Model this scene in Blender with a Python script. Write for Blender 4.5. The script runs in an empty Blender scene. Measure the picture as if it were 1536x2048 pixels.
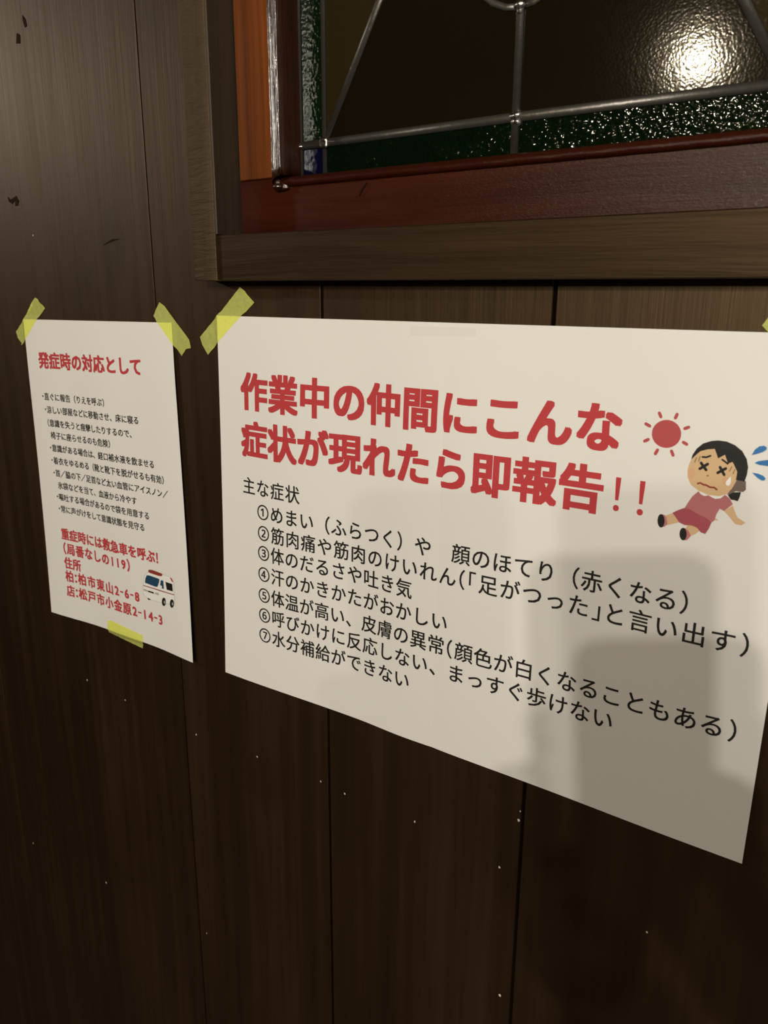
import bpy, bmesh, math, random
from mathutils import Vector, Matrix
random.seed(7)
sc = bpy.context.scene
COL = sc.collection

# ---------------------------------------------------------------- camera
CAM_R = ((0.81637, 0.57750, 0.00532), (0.15990, -0.21717, -0.96295), (-0.55495, 0.78697, -0.26963))  # right, down, forward
CAM_C = Vector((0.46848, -0.43462, 1.51818))
cam_d = bpy.data.cameras.new('camera'); cam = bpy.data.objects.new('camera', cam_d); COL.objects.link(cam)
r, d, f = [Vector(v).normalized() for v in CAM_R]
cam.matrix_world = Matrix(((r.x, -d.x, -f.x, CAM_C.x), (r.y, -d.y, -f.y, CAM_C.y), (r.z, -d.z, -f.z, CAM_C.z), (0, 0, 0, 1)))
cam_d.sensor_fit = 'HORIZONTAL'; cam_d.sensor_width = 7.3; cam_d.lens = 7.3*1570.6/1536
cam_d.clip_start = 0.003
cam_d.dof.use_dof = True; cam_d.dof.focus_distance = 0.56; cam_d.dof.aperture_fstop = 4.2
sc.camera = cam
# ---------------------------------------------------------------- world, exposure
W = bpy.data.worlds.new('world'); sc.world = W; W.use_nodes = True
W.node_tree.nodes['Background'].inputs[0].default_value = (1.0, 0.86, 0.74, 1)
W.node_tree.nodes['Background'].inputs[1].default_value = 0.17
sc.view_settings.view_transform = 'Standard'; sc.view_settings.look = 'None'
sc.view_settings.gamma = 1; sc.view_settings.use_curve_mapping = False
sc.view_settings.exposure = 0.13
# ceiling lamps behind the photographer, the last two added for board sheen and fill: (place, watts, radius, colour)
WARM = (1.0, 0.945, 0.83)
LAMPS = [((0.735, -1.50, 1.925), 22.0, .013), ((0.695, -1.50, 1.825), 13.0, .015), ((0.660, -1.50, 2.030), 23.0, .013), ((1.044, -1.50, 1.88), 9.0, .013),
         ((-0.084, -1.50, 2.01), 9.0, .016), ((-2.00, -0.90, 2.12), 19.0, .05), ((0.35, -2.60, 2.05), 25.0, .03)]

# ---------------------------------------------------------------- helpers
def tag(o, label=None, cat=None, group=None, kind=None):
    if label: o['label'] = label
    if cat: o['category'] = cat
    if group: o['group'] = group
    if kind: o['kind'] = kind
    return o
def empty(name, loc=(0, 0, 0), parent=None):
    o = bpy.data.objects.new(name, None); COL.objects.link(o); o.location = loc; o.empty_display_size = .02
    if parent: o.parent = parent
    bpy.context.view_layer.update()
    return o
def link(name, me, mat, parent=None, smooth=False, origin=None):
    """mesh given in world coordinates; origin moves the object's origin there"""
    if origin is None and len(me.vertices):
        lo = Vector((min(v.co[i] for v in me.vertices) for i in range(3))); hi = Vector((max(v.co[i] for v in me.vertices) for i in range(3)))
        origin = (lo+hi)/2
    origin = Vector(origin); me.transform(Matrix.Translation(-origin))
    o = bpy.data.objects.new(name, me); COL.objects.link(o)
    if mat: me.materials.append(mat)
    if smooth:
        for p in me.polygons: p.use_smooth = True
    if parent:
        o.parent = parent; o.location = origin - wloc(parent)
    else: o.location = origin
    return o
def wloc(o):
    v = Vector(o.location)
    while o.parent: o = o.parent; v += Vector(o.location)
    return v
def bm_me(bm, name='m'):
    me = bpy.data.meshes.new(name); bm.normal_update(); bm.to_mesh(me); bm.free(); return me
def box_bm(x0, x1, y0, y1, z0, z1, bev=0, seg=1):
    bm = bmesh.new(); bmesh.ops.create_cube(bm, size=1)
    for v in bm.verts: v.co = Vector(((x0+x1)/2+v.co.x*(x1-x0), (y0+y1)/2+v.co.y*(y1-y0), (z0+z1)/2+v.co.z*(z1-z0)))
    if bev: bmesh.ops.bevel(bm, geom=bm.edges[:], offset=bev, segments=seg, affect='EDGES', profile=.6)
    return bm
def box(name, mat, parent, *a, bev=0, seg=1): return link(name, bm_me(box_bm(*a, bev=bev, seg=seg)), mat, parent)
def prism_xz(pts, y0, y1, bev=0):
    """outline in x,z extruded from y0 (front) to y1 (back)"""
    bm = bmesh.new(); vs = [bm.verts.new((x, y0, z)) for x, z in pts]; fc = bm.faces.new(vs); bm.normal_update()
    if fc.normal.y > 0: fc.normal_flip()
    ex = bmesh.ops.extrude_face_region(bm, geom=[fc])
    for v in ex['geom']:
        if isinstance(v, bmesh.types.BMVert): v.co.y = y1
    bmesh.ops.recalc_face_normals(bm, faces=bm.faces[:])
    if bev: bmesh.ops.bevel(bm, geom=[e for e in bm.edges], offset=bev, segments=1, affect='EDGES')
    return bm
def tube_bm(pts, rad, n=10, flat=1.0, ends=True):
    """round (or flattened in y) bar along a path in the window plane or anywhere"""
    bm = bmesh.new(); pts = [Vector(p) for p in pts]; rings = []
    for i, p in enumerate(pts):
        t = (pts[min(i+1, len(pts)-1)]-pts[max(i-1, 0)]).normalized()
        up = Vector((0, 1, 0)) if abs(t.y) < .9 else Vector((1, 0, 0))
        a = t.cross(up).normalized(); b = a.cross(t).normalized()
        rr = rad[i] if isinstance(rad, (list, tuple)) else rad
        rings.append([bm.verts.new(p + a*math.cos(2*math.pi*k/n)*rr + b*math.sin(2*math.pi*k/n)*rr*flat) for k in range(n)])
    for A, Bq in zip(rings, rings[1:]):
        for k in range(n): bm.faces.new((A[k], A[(k+1) % n], Bq[(k+1) % n], Bq[k]))
    if ends: bm.faces.new(rings[0][::-1]); bm.faces.new(rings[-1])
    bmesh.ops.recalc_face_normals(bm, faces=bm.faces[:])
    return bm
def blob_bm(c, s, seed=0, amp=.15, sub=3):
    bm = bmesh.new(); bmesh.ops.create_icosphere(bm, subdivisions=sub, radius=1); rd = random.Random(seed)
    ph = [rd.uniform(0, 6) for _ in range(6)]
    for v in bm.verts:
        k = 1+amp*(math.sin(3*v.co.x+ph[0])+math.sin(4*v.co.z+ph[1])+math.sin(3*v.co.y+ph[2]))/2
        v.co = Vector((c[0]+v.co.x*s[0]*k, c[1]+v.co.y*s[1]*k, c[2]+v.co.z*s[2]*k))
    return bm

# ---------------------------------------------------------------- materials
def mat(name, col=(.5, .5, .5), rough=.5, metal=0, spec=.5, **kw):
    m = bpy.data.materials.new(name); m.use_nodes = True; b = m.node_tree.nodes['Principled BSDF']
    b.inputs['Base Color'].default_value = (*col, 1); b.inputs['Roughness'].default_value = rough
    b.inputs['Metallic'].default_value = metal; b.inputs['Specular IOR Level'].default_value = spec
    for k, v in kw.items(): b.inputs[k.replace('_', ' ')].default_value = v
    return m
class NT:
    def __init__(s, m): s.t = m.node_tree; s.b = s.t.nodes['Principled BSDF']
    def n(s, typ, **kw):
        q = s.t.nodes.new(typ)
        for k, v in kw.items():
            if k.startswith('i_'): q.inputs[k[2:].replace('_', ' ')].default_value = v
            else: setattr(q, k, v)
        return q
    def l(s, a, b): s.t.links.new(a, b)
    def math(s, op, a, b=None, c=None, clamp=False):
        q = s.n('ShaderNodeMath', operation=op); q.use_clamp = clamp
        for i, v in enumerate((a, b, c)):
            if v is None: continue
            if isinstance(v, (int, float)): q.inputs[i].default_value = v
            else: s.l(v, q.inputs[i])
        return q.outputs[0]
    def ramp(s, fac, stops):
        q = s.n('ShaderNodeValToRGB'); e = q.color_ramp.elements
        e[0].position, e[0].color = stops[0][0], (*stops[0][1], 1); e[1].position, e[1].color = stops[-1][0], (*stops[-1][1], 1)
        for p, c in stops[1:-1]: x = e.new(p); x.color = (*c, 1)
        s.l(fac, q.inputs[0]); return q.outputs[0]
    def coords(s, scale, kind='Object', warp=0, wscale=(6, 6, 1.5), rnd=True):
        tc = s.n('ShaderNodeTexCoord'); v = tc.outputs[kind]
        if rnd:
            oi = s.n('ShaderNodeObjectInfo'); a = s.n('ShaderNodeVectorMath', operation='ADD')
            sm = s.n('ShaderNodeVectorMath', operation='SCALE'); cx = s.n('ShaderNodeCombineXYZ'); s.l(oi.outputs['Random'], cx.inputs[0]); s.l(oi.outputs['Random'], cx.inputs[2])
            s.l(cx.outputs[0], sm.inputs[0]); sm.inputs['Scale'].default_value = 37.0
            s.l(v, a.inputs[0]); s.l(sm.outputs[0], a.inputs[1]); v = a.outputs[0]
        if warp:
            mw = s.n('ShaderNodeMapping'); mw.inputs['Scale'].default_value = wscale; s.l(v, mw.inputs[0])
            nz = s.n('ShaderNodeTexNoise', i_Scale=1.0, i_Detail=2.0); s.l(mw.outputs[0], nz.inputs['Vector'])
            sb = s.n('ShaderNodeVectorMath', operation='SUBTRACT'); s.l(nz.outputs['Color'], sb.inputs[0]); sb.inputs[1].default_value = (.5, .5, .5)
            sl = s.n('ShaderNodeVectorMath', operation='SCALE'); s.l(sb.outputs[0], sl.inputs[0]); sl.inputs['Scale'].default_value = warp
            ad = s.n('ShaderNodeVectorMath', operation='ADD'); s.l(v, ad.inputs[0]); s.l(sl.outputs[0], ad.inputs[1]); v = ad.outputs[0]
        mp = s.n('ShaderNodeMapping'); mp.inputs['Scale'].default_value = scale; s.l(v, mp.inputs[0]); return mp.outputs[0]
    def noise(s, vec, scale=1, detail=4, rough=.55):
        q = s.n('ShaderNodeTexNoise', i_Scale=scale, i_Detail=detail, i_Roughness=rough); s.l(vec, q.inputs['Vector']); return q.outputs['Fac']
    def bump(s, h, strength=.3, dist=.001, base=None):
        q = s.n('ShaderNodeBump', i_Strength=strength, i_Distance=dist); s.l(h, q.inputs['Height'])
        if base: s.l(base, q.inputs['Normal'])
        return q.outputs[0]
def wood(name, dark, mid, light, rough=.5, axis='z', fine=260, spec=.5, tint=None, coat=0, coat_rough=.12, bump=.35, knots=(), sawn=False, rr=.12, ridge=90):
    """stained timber: streaks along the board, growth ridges, pores, optional knots"""
    m = mat(name, mid, rough, spec=spec); t = NT(m)
    if tint: t.b.inputs['Specular Tint'].default_value = (*tint, 1)
    a = (1, 1, .035) if axis == 'z' else (.035, 1, 1)
    broad = t.noise(t.coords(tuple(28*k for k in a), warp=.012), 1, 3)
    grain = t.noise(t.coords(tuple(ridge*k for k in a), warp=.02), 1, 3)
    fin = t.noise(t.coords(tuple(fine*2*k for k in a), warp=.004), 1, 4, .6)
    blot = t.noise(t.coords((5, 5, 4)), 1, 3)
    f = t.math('ADD', t.math('MULTIPLY', broad, .45), t.math('ADD', t.math('MULTIPLY', grain, .3), t.math('MULTIPLY', blot, .25)))
    f = t.math('ADD', f, t.math('MULTIPLY', t.math('SUBTRACT', fin, .5), .10))
    col = t.ramp(f, [(.34, dark), (.5, mid), (.66, light)])
    if knots:
        geo = t.n('ShaderNodeNewGeometry'); sep = t.n('ShaderNodeSeparateXYZ'); t.l(geo.outputs['Position'], sep.inputs[0]); acc = None
        wob = t.math('MULTIPLY', t.math('SUBTRACT', t.noise(t.coords((60, 60, 30)), 1, 2), .5), 1.2)
        for kx, kz, rx, rz, amt in knots:
            dx = t.math('DIVIDE', t.math('SUBTRACT', sep.outputs[0], kx), rx); dz = t.math('DIVIDE', t.math('SUBTRACT', sep.outputs[2], kz), rz)
            q = t.math('ADD', t.math('ADD', t.math('MULTIPLY', dx, dx), t.math('MULTIPLY', dz, dz)), wob)
            e = t.math('MULTIPLY', t.math('SUBTRACT', 1.6, q, clamp=False), .62, clamp=True); e = t.math('MULTIPLY', e, amt)
            acc = e if acc is None else t.math('MAXIMUM', acc, e)
        mx = t.n('ShaderNodeMix', data_type='RGBA'); t.l(acc, mx.inputs['Factor']); t.l(col, mx.inputs[6]); mx.inputs[7].default_value = (dark[0]*.45, dark[1]*.4, dark[2]*.35, 1); col = mx.outputs[2]
    t.l(col, t.b.inputs['Base Color'])
    t.l(t.math('ADD', rough-rr/2, t.math('MULTIPLY', grain, rr)), t.b.inputs['Roughness'])
    h = t.math('ADD', t.math('MULTIPLY', grain, .8), t.math('MULTIPLY', fin, .35))
    if sawn:
        sw = t.noise(t.coords((60, 60, 420) if axis == 'z' else (420, 60, 60), warp=.006, wscale=(40, 40, 40)), 1, 3)
        h = t.math('ADD', t.math('MULTIPLY', h, .5), t.math('MULTIPLY', sw, 1.4))
    t.l(t.bump(h, bump, .0012), t.b.inputs['Normal'])
    if coat:
        t.b.inputs['Coat Weight'].default_value = coat; t.b.inputs['Coat Roughness'].default_value = coat_rough
        t.l(t.bump(h, bump*.4, .0008), t.b.inputs['Coat Normal'])
    return m
PLANK = wood('dark_stained_plank', (.0065, .0027, .0009), (.0125, .0054, .0020), (.023, .0108, .0045), rough=.50, spec=.75, tint=(1, .70, .42),
             knots=((-.118, 1.556, .016, .030, .8), (-.050, 1.716, .018, .03, .75), (-.245, 1.075, .012, .02, .5), (.035, 1.10, .02, .03, .4), (.32, .93, .03, .05, .4)))
CASING = wood('sawn_casing', (.018, .0095, .0038), (.036, .020, .009), (.062, .038, .019), rough=.55, spec=.55, tint=(1, .75, .48), sawn=True, bump=.4)
SILL = wood('casing_low', (.007, .003, .0011), (.015, .0068, .0027), (.028, .0145, .0068), rough=.48, spec=.4, tint=(1, .70, .42), axis='x', bump=.5, ridge=120)
REVEAL = wood('reveal_wood_sheen', (.034, .023, .013), (.052, .037, .022), (.07, .052, .032), rough=.5, spec=.4)  # paler than the casing: sheen on its inner sides is put into the colour
STILE = wood('orange_varnish', (.075, .017, .002), (.14, .035, .005), (.24, .068, .010), rough=.42, spec=.35, coat=.15, bump=.25, ridge=220, fine=500)
RAIL = wood('red_varnish', (.014, .0022, .0007), (.028, .0048, .0014), (.046, .009, .003), rough=.34, axis='x', spec=.12, coat=.5, coat_rough=.20, bump=.35, ridge=150)
BEADM = wood('bead_varnish', (.012, .003, .001), (.03, .008, .003), (.05, .015, .006), rough=.28, coat=.9, bump=.9, ridge=200)
t = NT(BEADM); hh = t.noise(t.coords((900, 900, 500)), 1, 2); t.l(t.bump(hh, .5, .0006), t.b.inputs['Coat Normal'])
t = NT(RAIL); hh = t.noise(t.coords((420, 700, 1100)), 1, 3, .7); t.l(t.bump(hh, .6, .0005), t.b.inputs['Coat Normal'])
CAME = mat('lead_came', (.10, .092, .08), .36, .7, .5); t = NT(CAME)
t.l(t.bump(t.noise(t.coords((160, 160, 160)), 1, 4), .35, .0008), t.b.inputs['Normal'])
SOLDER = mat('solder', (.42, .40, .37), .25, 1.0); t = NT(SOLDER)
t.l(t.bump(t.noise(t.coords((300, 300, 300)), 1, 3), .5, .0008), t.b.inputs['Normal'])
def glass(name, col, hammer=420, amt=.55, trans=.85, rough=.07):
    m = mat(name, col, rough, spec=.5, Transmission_Weight=trans, IOR=1.5); t = NT(m)
    v = t.coords((1, 1, 1), warp=.002, wscale=(200, 200, 200)); 
    vo = t.n('ShaderNodeTexVoronoi', feature='SMOOTH_F1', i_Scale=hammer); t.l(v, vo.inputs['Vector'])
    n2 = t.noise(v, hammer*.35, 2)
    h = t.math('ADD', t.math('MULTIPLY', vo.outputs['Distance'], .7), t.math('MULTIPLY', n2, .7))
    t.l(t.bump(h, amt, .0016), t.b.inputs['Normal']); return m
G_GREEN = glass('green_glass', (.014, .050, .014), 420, .28); G_GREEN2 = glass('deep_green_glass', (.006, .03, .010), 400, .42, rough=.05)
G_BLUE = glass('blue_glass', (.010, .012, .085), 260, .2); G_CLEAR = glass('smoky_glass', (.05, .035, .015), 800, .024, rough=.075); G_AMBER = glass('olive_glass', (.14, .10, .035), 480, .04, rough=.07)
def flat(name, col, rough=.6): return mat(name, col, rough, spec=.35)
INK = {'black': flat('ink_black', (.012, .011, .010)), 'red': flat('ink_red', (.50, .045, .05)), 'red2': flat('ink_dark_red', (.26, .035, .022)),
       'skin': flat('ink_skin', (.66, .44, .24)), 'pink': flat('ink_pink', (.50, .17, .19)), 'shirt': flat('ink_rose', (.46, .15, .16)), 'skirt': flat('ink_crimson', (.37, .075, .09)),
       'white': flat('ink_white', (.86, .84, .80)), 'tie': flat('ink_taupe', (.16, .11, .095)), 'cheek': flat('ink_cheek', (.66, .38, .22)), 'brown': flat('ink_brown', (.30, .20, .10)),
       'blue': flat('ink_blue', (.035, .17, .42)), 'navy': flat('ink_navy', (.015, .055, .11)), 'grey': flat('ink_grey', (.42, .42, .40))}
INK['sun'] = flat('ink_sun', (.46, .075, .075))
PAPER = mat('white_paper', (.80, .775, .73), .55, spec=.35); t = NT(PAPER)
t.l(t.bump(t.noise(t.coords((900, 900, 900)), 1, 3), .04, .0003, None), t.b.inputs['Normal'])
def tape_mat(name, col, alpha, tint):
    m = mat(name, col, .55, spec=.4); t = NT(m); out = t.t.nodes['Material Output']
    tr = t.n('ShaderNodeBsdfTransparent'); tr.inputs[0].default_value = (*tint, 1)
    mx = t.n('ShaderNodeMixShader'); cr = t.noise(t.coords((500, 500, 500)), 1, 4)
    t.l(t.math('ADD', alpha*.78, t.math('MULTIPLY', cr, alpha*.44)), mx.inputs[0]); t.l(tr.outputs[0], mx.inputs[1]); t.l(t.b.outputs[0], mx.inputs[2]); t.l(mx.outputs[0], out.inputs[0])
    t.l(t.bump(cr, .5, .0005), t.b.inputs['Normal']); return m
TAPE_M = tape_mat('yellow_tape', (.93, 1.0, .26), .43, (1.0, 1.0, .42))
CLEAR_M = tape_mat('clear_tape', (.55, .53, .48),  .03, (.992, .987, .975))
FLOORM = wood('floor_boards', (.03, .018, .01), (.05, .03, .018), (.08, .05, .03), rough=.5)
PLASTER = wood('ceiling_boards', (.02, .010, .005), (.04, .02, .01), (.06, .035, .018), axis='x')
SPECKM = mat('white_paint', (.62, .56, .47), .5); MARKM = mat('bark_mark', (.016, .009, .0045), .9, spec=.1)
DARKGAP = mat('gap_backing', (.006, .004, .003), .9)

# ---- measured outlines (mm on the sheets, metres on the wall)
GIRL = [('ponytail','black',[(385.81,83.69),(387.41,81.99),(392.01,81.08),(391.84,83.28),(391.1,86.21),(390.05,85.0),(389.26,85.85),(387.68,85.85)]),('leg','skin',[(358.45,97.93),(360.37,99.67),(362.64,102.37),(358.9,104.03),(356.07,105.29),(354.78,102.65),(354.95,99.78)]),('leg','skin',[(366.74,104.23),(367.37,103.36),(369.49,102.99),(372.46,103.76),(374.04,105.01),(371.94,107.41),(369.7,108.84),(367.04,106.74)]),('shoe','pink',[(352.92,99.44),(354.44,99.61),(355.49,100.99),(356.47,104.44),(355.16,106.12),(353.73,106.73),(351.89,103.66)]),('shoe','pink',[(365.39,105.08),(366.85,105.13),(368.19,106.28),(369.8,108.82),(368.07,111.44),(366.67,111.96),(364.83,108.68)]),('shoe_sole','black',[(354.71,102.93),(354.74,104.12),(354.58,105.23),(354.24,106.15),(353.76,106.79),(353.17,107.09),(352.54,107.0),(351.93,106.55),(351.4,105.78),(351.0,104.75),(350.77,103.58),(350.74,102.38),(350.9,101.27),(351.25,100.35),(351.74,99.72),(352.32,99.44),(352.95,99.52),(353.56,99.98),(354.08,100.75),(354.48,101.76)]),('shoe_sole','black',[(367.45,108.21),(367.49,109.32),(367.33,110.35),(367.0,111.21),(366.53,111.81),(365.96,112.09),(365.35,112.02),(364.75,111.61),(364.24,110.91),(363.85,109.97),(363.63,108.89),(363.6,107.78),(363.76,106.74),(364.09,105.89),(364.57,105.29),(365.14,105.02),(365.75,105.09),(366.34,105.5),(366.85,106.2),(367.23,107.14)]),('arm','skin',[(385.09,92.39),(388.96,88.83),(390.25,91.81),(391.97,94.72),(393.67,95.67),(396.32,97.09),(395.3,97.85),(394.51,98.72),(391.33,98.52),(389.25,96.4),(387.16,94.28)]),('hand','skin',[(381.02,96.77),(382.76,97.73),(382.34,98.05),(380.26,98.15)]),('shirt','shirt',[(370.56,83.95),(371.23,83.6),(372.1,84.97),(374.08,85.82),(376.33,85.09),(377.82,85.86),(379.76,86.55),(382.44,85.9),(384.44,83.64),(386.92,85.23),(388.87,88.11),(385.09,92.39),(382.68,91.54),(381.46,94.71),(380.75,98.32),(379.3,99.81),(376.44,97.53),(373.02,96.58),(370.02,95.3),(367.49,94.19),(364.67,93.88),(366.12,90.62),(368.06,86.81)]),('skirt','skirt',[(358.42,97.68),(361.83,95.34),(364.67,93.88),(367.49,94.19),(370.02,95.3),(373.02,96.58),(376.44,97.53),(379.5,99.53),(378.54,103.21),(377.05,106.41),(374.62,105.92),(372.46,103.76),(369.49,102.99),(365.68,103.39),(362.64,102.37),(360.37,99.67)]),('collar','white',[(370.74,83.43),(373.4,84.03),(375.75,84.18),(379.49,84.38),(383.1,83.84),(384.41,83.4),(382.44,85.9),(379.76,86.55),(377.82,85.86),(376.33,85.09),(374.08,85.82),(372.1,84.97)]),('hair_tie','tie',[(388.8,75.26),(390.96,74.73),(393.67,75.08),(394.25,79.55),(393.1,80.92),(389.53,80.95),(387.06,82.77),(385.34,83.51),(387.49,79.07)]),('face','skin',[(364.85,67.67),(366.86,64.73),(369.34,62.01),(372.88,60.64),(376.38,60.0),(378.66,64.78),(381.78,62.49),(383.93,67.01),(385.8,65.83),(386.58,66.68),(388.88,70.69),(389.68,73.46),(388.89,75.97),(387.55,79.54),(385.5,83.0),(381.39,84.83),(375.84,84.91),(370.97,83.39),(366.37,80.57),(364.27,76.88),(363.81,72.97),(364.17,69.96)]),('cheek','cheek',[(367.91,74.41),(367.93,75.25),(367.76,76.03),(367.44,76.67),(366.99,77.12),(366.46,77.33),(365.9,77.27),(365.36,76.95),(364.89,76.41),(364.55,75.7),(364.37,74.88),(364.36,74.04),(364.52,73.26),(364.84,72.62),(365.3,72.17),(365.83,71.97),(366.39,72.03),(366.93,72.35),(367.39,72.89),(367.73,73.6)]),('cheek','cheek',[(385.42,75.97),(385.43,76.64),(385.26,77.27),(384.95,77.8),(384.51,78.17),(384.0,78.35),(383.47,78.31),(382.95,78.07),(382.52,77.65),(382.2,77.08),(382.03,76.43),(382.03,75.76),(382.2,75.12),(382.52,74.6),(382.95,74.23),(383.46,74.06),(384.0,74.09),(384.51,74.33),(384.94,74.75),(385.26,75.32)]),('hair','black',[(365.02,67.16),(365.5,64.41),(367.32,60.79),(370.23,57.8),(374.16,56.08),(377.73,55.41),(381.81,55.59),(386.01,57.02),(389.89,59.65),(392.6,63.57),(393.8,67.68),(393.7,71.97),(393.04,75.4),(388.77,75.03),(388.88,70.69),(386.58,66.68),(385.8,65.83),(383.93,67.01),(381.78,62.49),(378.66,64.78),(376.38,60.0),(372.88,60.64),(369.34,62.01),(366.86,64.73)]),('eyebrow','black',[(370.75,65.51),(372.84,65.4),(374.88,64.35),(375.12,64.07),(375.09,63.69),(374.81,63.44),(374.45,63.46),(372.58,64.43),(370.7,64.5),(370.37,64.67),(370.24,65.03),(370.4,65.37)]),('eyebrow','black',[(380.56,65.68),(381.76,66.34),(383.47,67.46),(383.82,67.52),(384.11,67.3),(384.16,66.93),(383.95,66.62),(382.21,65.48),(380.98,64.81),(380.62,64.77),(380.35,65.01),(380.32,65.39)]),('worry_line','brown',[(367.35,68.24),(368.01,65.96),(367.99,65.69),(367.79,65.52),(367.54,65.55),(367.38,65.75),(366.71,68.03),(366.73,68.3),(366.93,68.47),(367.18,68.44)]),('worry_line','brown',[(369.38,67.46),(369.78,64.97),(369.73,64.72),(369.51,64.57),(369.26,64.63),(369.13,64.85),(368.72,67.34),(368.78,67.6),(369.0,67.74),(369.24,67.68)]),('worry_line','brown',[(385.37,70.84),(386.21,68.57),(386.2,68.31),(386.02,68.13),(385.78,68.13),(385.61,68.31),(384.78,70.58),(384.78,70.84),(384.96,71.02),(385.2,71.02)]),('worry_line','brown',[(387.33,71.98),(387.85,69.76),(387.82,69.5),(387.62,69.34),(387.38,69.38),(387.24,69.58),(386.71,71.81),(386.75,72.07),(386.95,72.22),(387.19,72.19)]),('eye_cross','black',[(370.54,72.03),(374.27,69.01),(374.54,68.52),(374.4,67.96),(373.92,67.67),(373.39,67.82),(369.65,70.82),(369.38,71.33),(369.52,71.89),(370.01,72.18)]),('eye_cross','black',[(369.83,68.72),(372.86,72.15),(373.36,72.39),(373.88,72.19),(374.11,71.67),(373.91,71.13),(370.9,67.7),(370.39,67.46),(369.87,67.66),(369.64,68.18)]),('eye_cross','black',[(379.8,73.03),(383.54,70.22),(383.82,69.74),(383.7,69.19),(383.24,68.88),(382.72,69.0),(378.97,71.8),(378.69,72.29),(378.81,72.85),(379.27,73.16)]),('eye_cross','black',[(379.62,69.75),(382.18,73.48),(382.64,73.78),(383.16,73.65),(383.44,73.16),(383.31,72.6),(380.76,68.88),(380.29,68.58),(379.77,68.7),(379.49,69.19)]),('mouth','red2',[(370.17,79.92),(371.35,79.45),(372.76,80.12),(374.4,80.23),(376.41,81.1),(378.46,80.9),(379.81,81.76),(380.15,81.81),(380.42,81.58),(380.47,81.22),(380.26,80.94),(378.63,79.97),(376.55,80.16),(374.63,79.31),(372.98,79.2),(371.41,78.5),(369.88,79.01),(369.62,79.25),(369.59,79.62),(369.82,79.89)]),('nose','brown',[(375.27,74.52),(375.17,74.82),(374.85,75.04),(374.43,75.1),(374.07,74.97),(373.9,74.7),(374.0,74.4),(374.32,74.18),(374.74,74.12),(375.11,74.25)]),('sweat_drop','white',[(386.1,73.46),(386.59,76.29),(386.23,78.03),(385.18,78.67),(384.2,78.08),(384.02,76.64),(384.95,75.06)]),('sweat_splash','blue',[(394.7,61.2),(395.83,58.26),(397.73,56.32),(399.81,55.81),(401.18,56.49),(401.25,57.64),(399.8,58.97),(397.38,60.18)]),('sweat_splash','blue',[(396.51,65.07),(398.31,63.91),(402.47,62.84),(405.06,63.08),(406.0,63.8),(405.32,65.05),(402.89,65.96),(399.0,65.84)]),('sweat_splash','blue',[(396.11,70.23),(398.74,70.35),(401.44,71.17),(402.82,72.4),(402.41,73.54),(401.14,73.72),(399.05,72.68)])]
SUN = [('sun_disc','red',[(358.13,54.1),(358.15,55.57),(357.87,57.02),(357.3,58.39),(356.46,59.64),(355.37,60.7),(354.09,61.55),(352.66,62.15),(351.13,62.47),(349.55,62.5),(348.0,62.24),(346.54,61.69),(345.21,60.87),(344.08,59.83),(343.19,58.59),(342.58,57.2),(342.26,55.73),(342.25,54.23),(342.56,52.76),(343.16,51.37),(344.04,50.13),(345.15,49.08),(346.46,48.25),(347.91,47.68),(349.44,47.4),(351.0,47.4),(352.52,47.68),(353.95,48.24),(355.25,49.06),(356.34,50.09),(357.21,51.31),(357.82,52.66)]),('sun_ray','red',[(344.31,44.53),(345.36,46.45),(345.88,46.87),(346.55,46.81),(346.96,46.3),(346.89,45.63),(345.85,43.72),(345.33,43.29),(344.66,43.35),(344.24,43.86)]),('sun_ray','red',[(353.91,43.59),(353.18,45.59),(353.21,46.25),(353.7,46.71),(354.35,46.7),(354.8,46.22),(355.52,44.22),(355.49,43.56),(355.01,43.1),(354.36,43.11)]),('sun_ray','red',[(360.05,51.82),(361.97,50.9),(362.4,50.42),(362.36,49.76),(361.87,49.31),(361.23,49.33),(359.31,50.25),(358.87,50.73),(358.91,51.39),(359.4,51.84)]),('sun_ray','red',[(359.5,59.21),(361.4,60.03),(362.05,60.03),(362.51,59.56),(362.5,58.89),(362.04,58.42),(360.14,57.6),(359.49,57.6),(359.03,58.07),(359.04,58.74)]),('sun_ray','red',[(353.33,64.27),(354.4,66.38),(354.9,66.81),(355.57,66.76),(355.99,66.24),(355.94,65.56),(354.88,63.46),(354.37,63.02),(353.71,63.08),(353.28,63.59)]),('sun_ray','red',[(345.64,63.78),(344.64,66.0),(344.62,66.69),(345.08,67.19),(345.76,67.2),(346.26,66.73),(347.25,64.52),(347.27,63.83),(346.81,63.33),(346.14,63.31)]),('sun_ray','red',[(339.19,60.92),(341.07,59.82),(341.49,59.27),(341.39,58.59),(340.85,58.18),(340.17,58.27),(338.28,59.37),(337.86,59.92),(337.96,60.6),(338.51,61.02)]),('sun_ray','red',[(338.02,51.47),(340.27,52.44),(340.96,52.45),(341.44,51.98),(341.45,51.3),(340.97,50.81),(338.73,49.84),(338.04,49.82),(337.55,50.3),(337.54,50.98)])]
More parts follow.
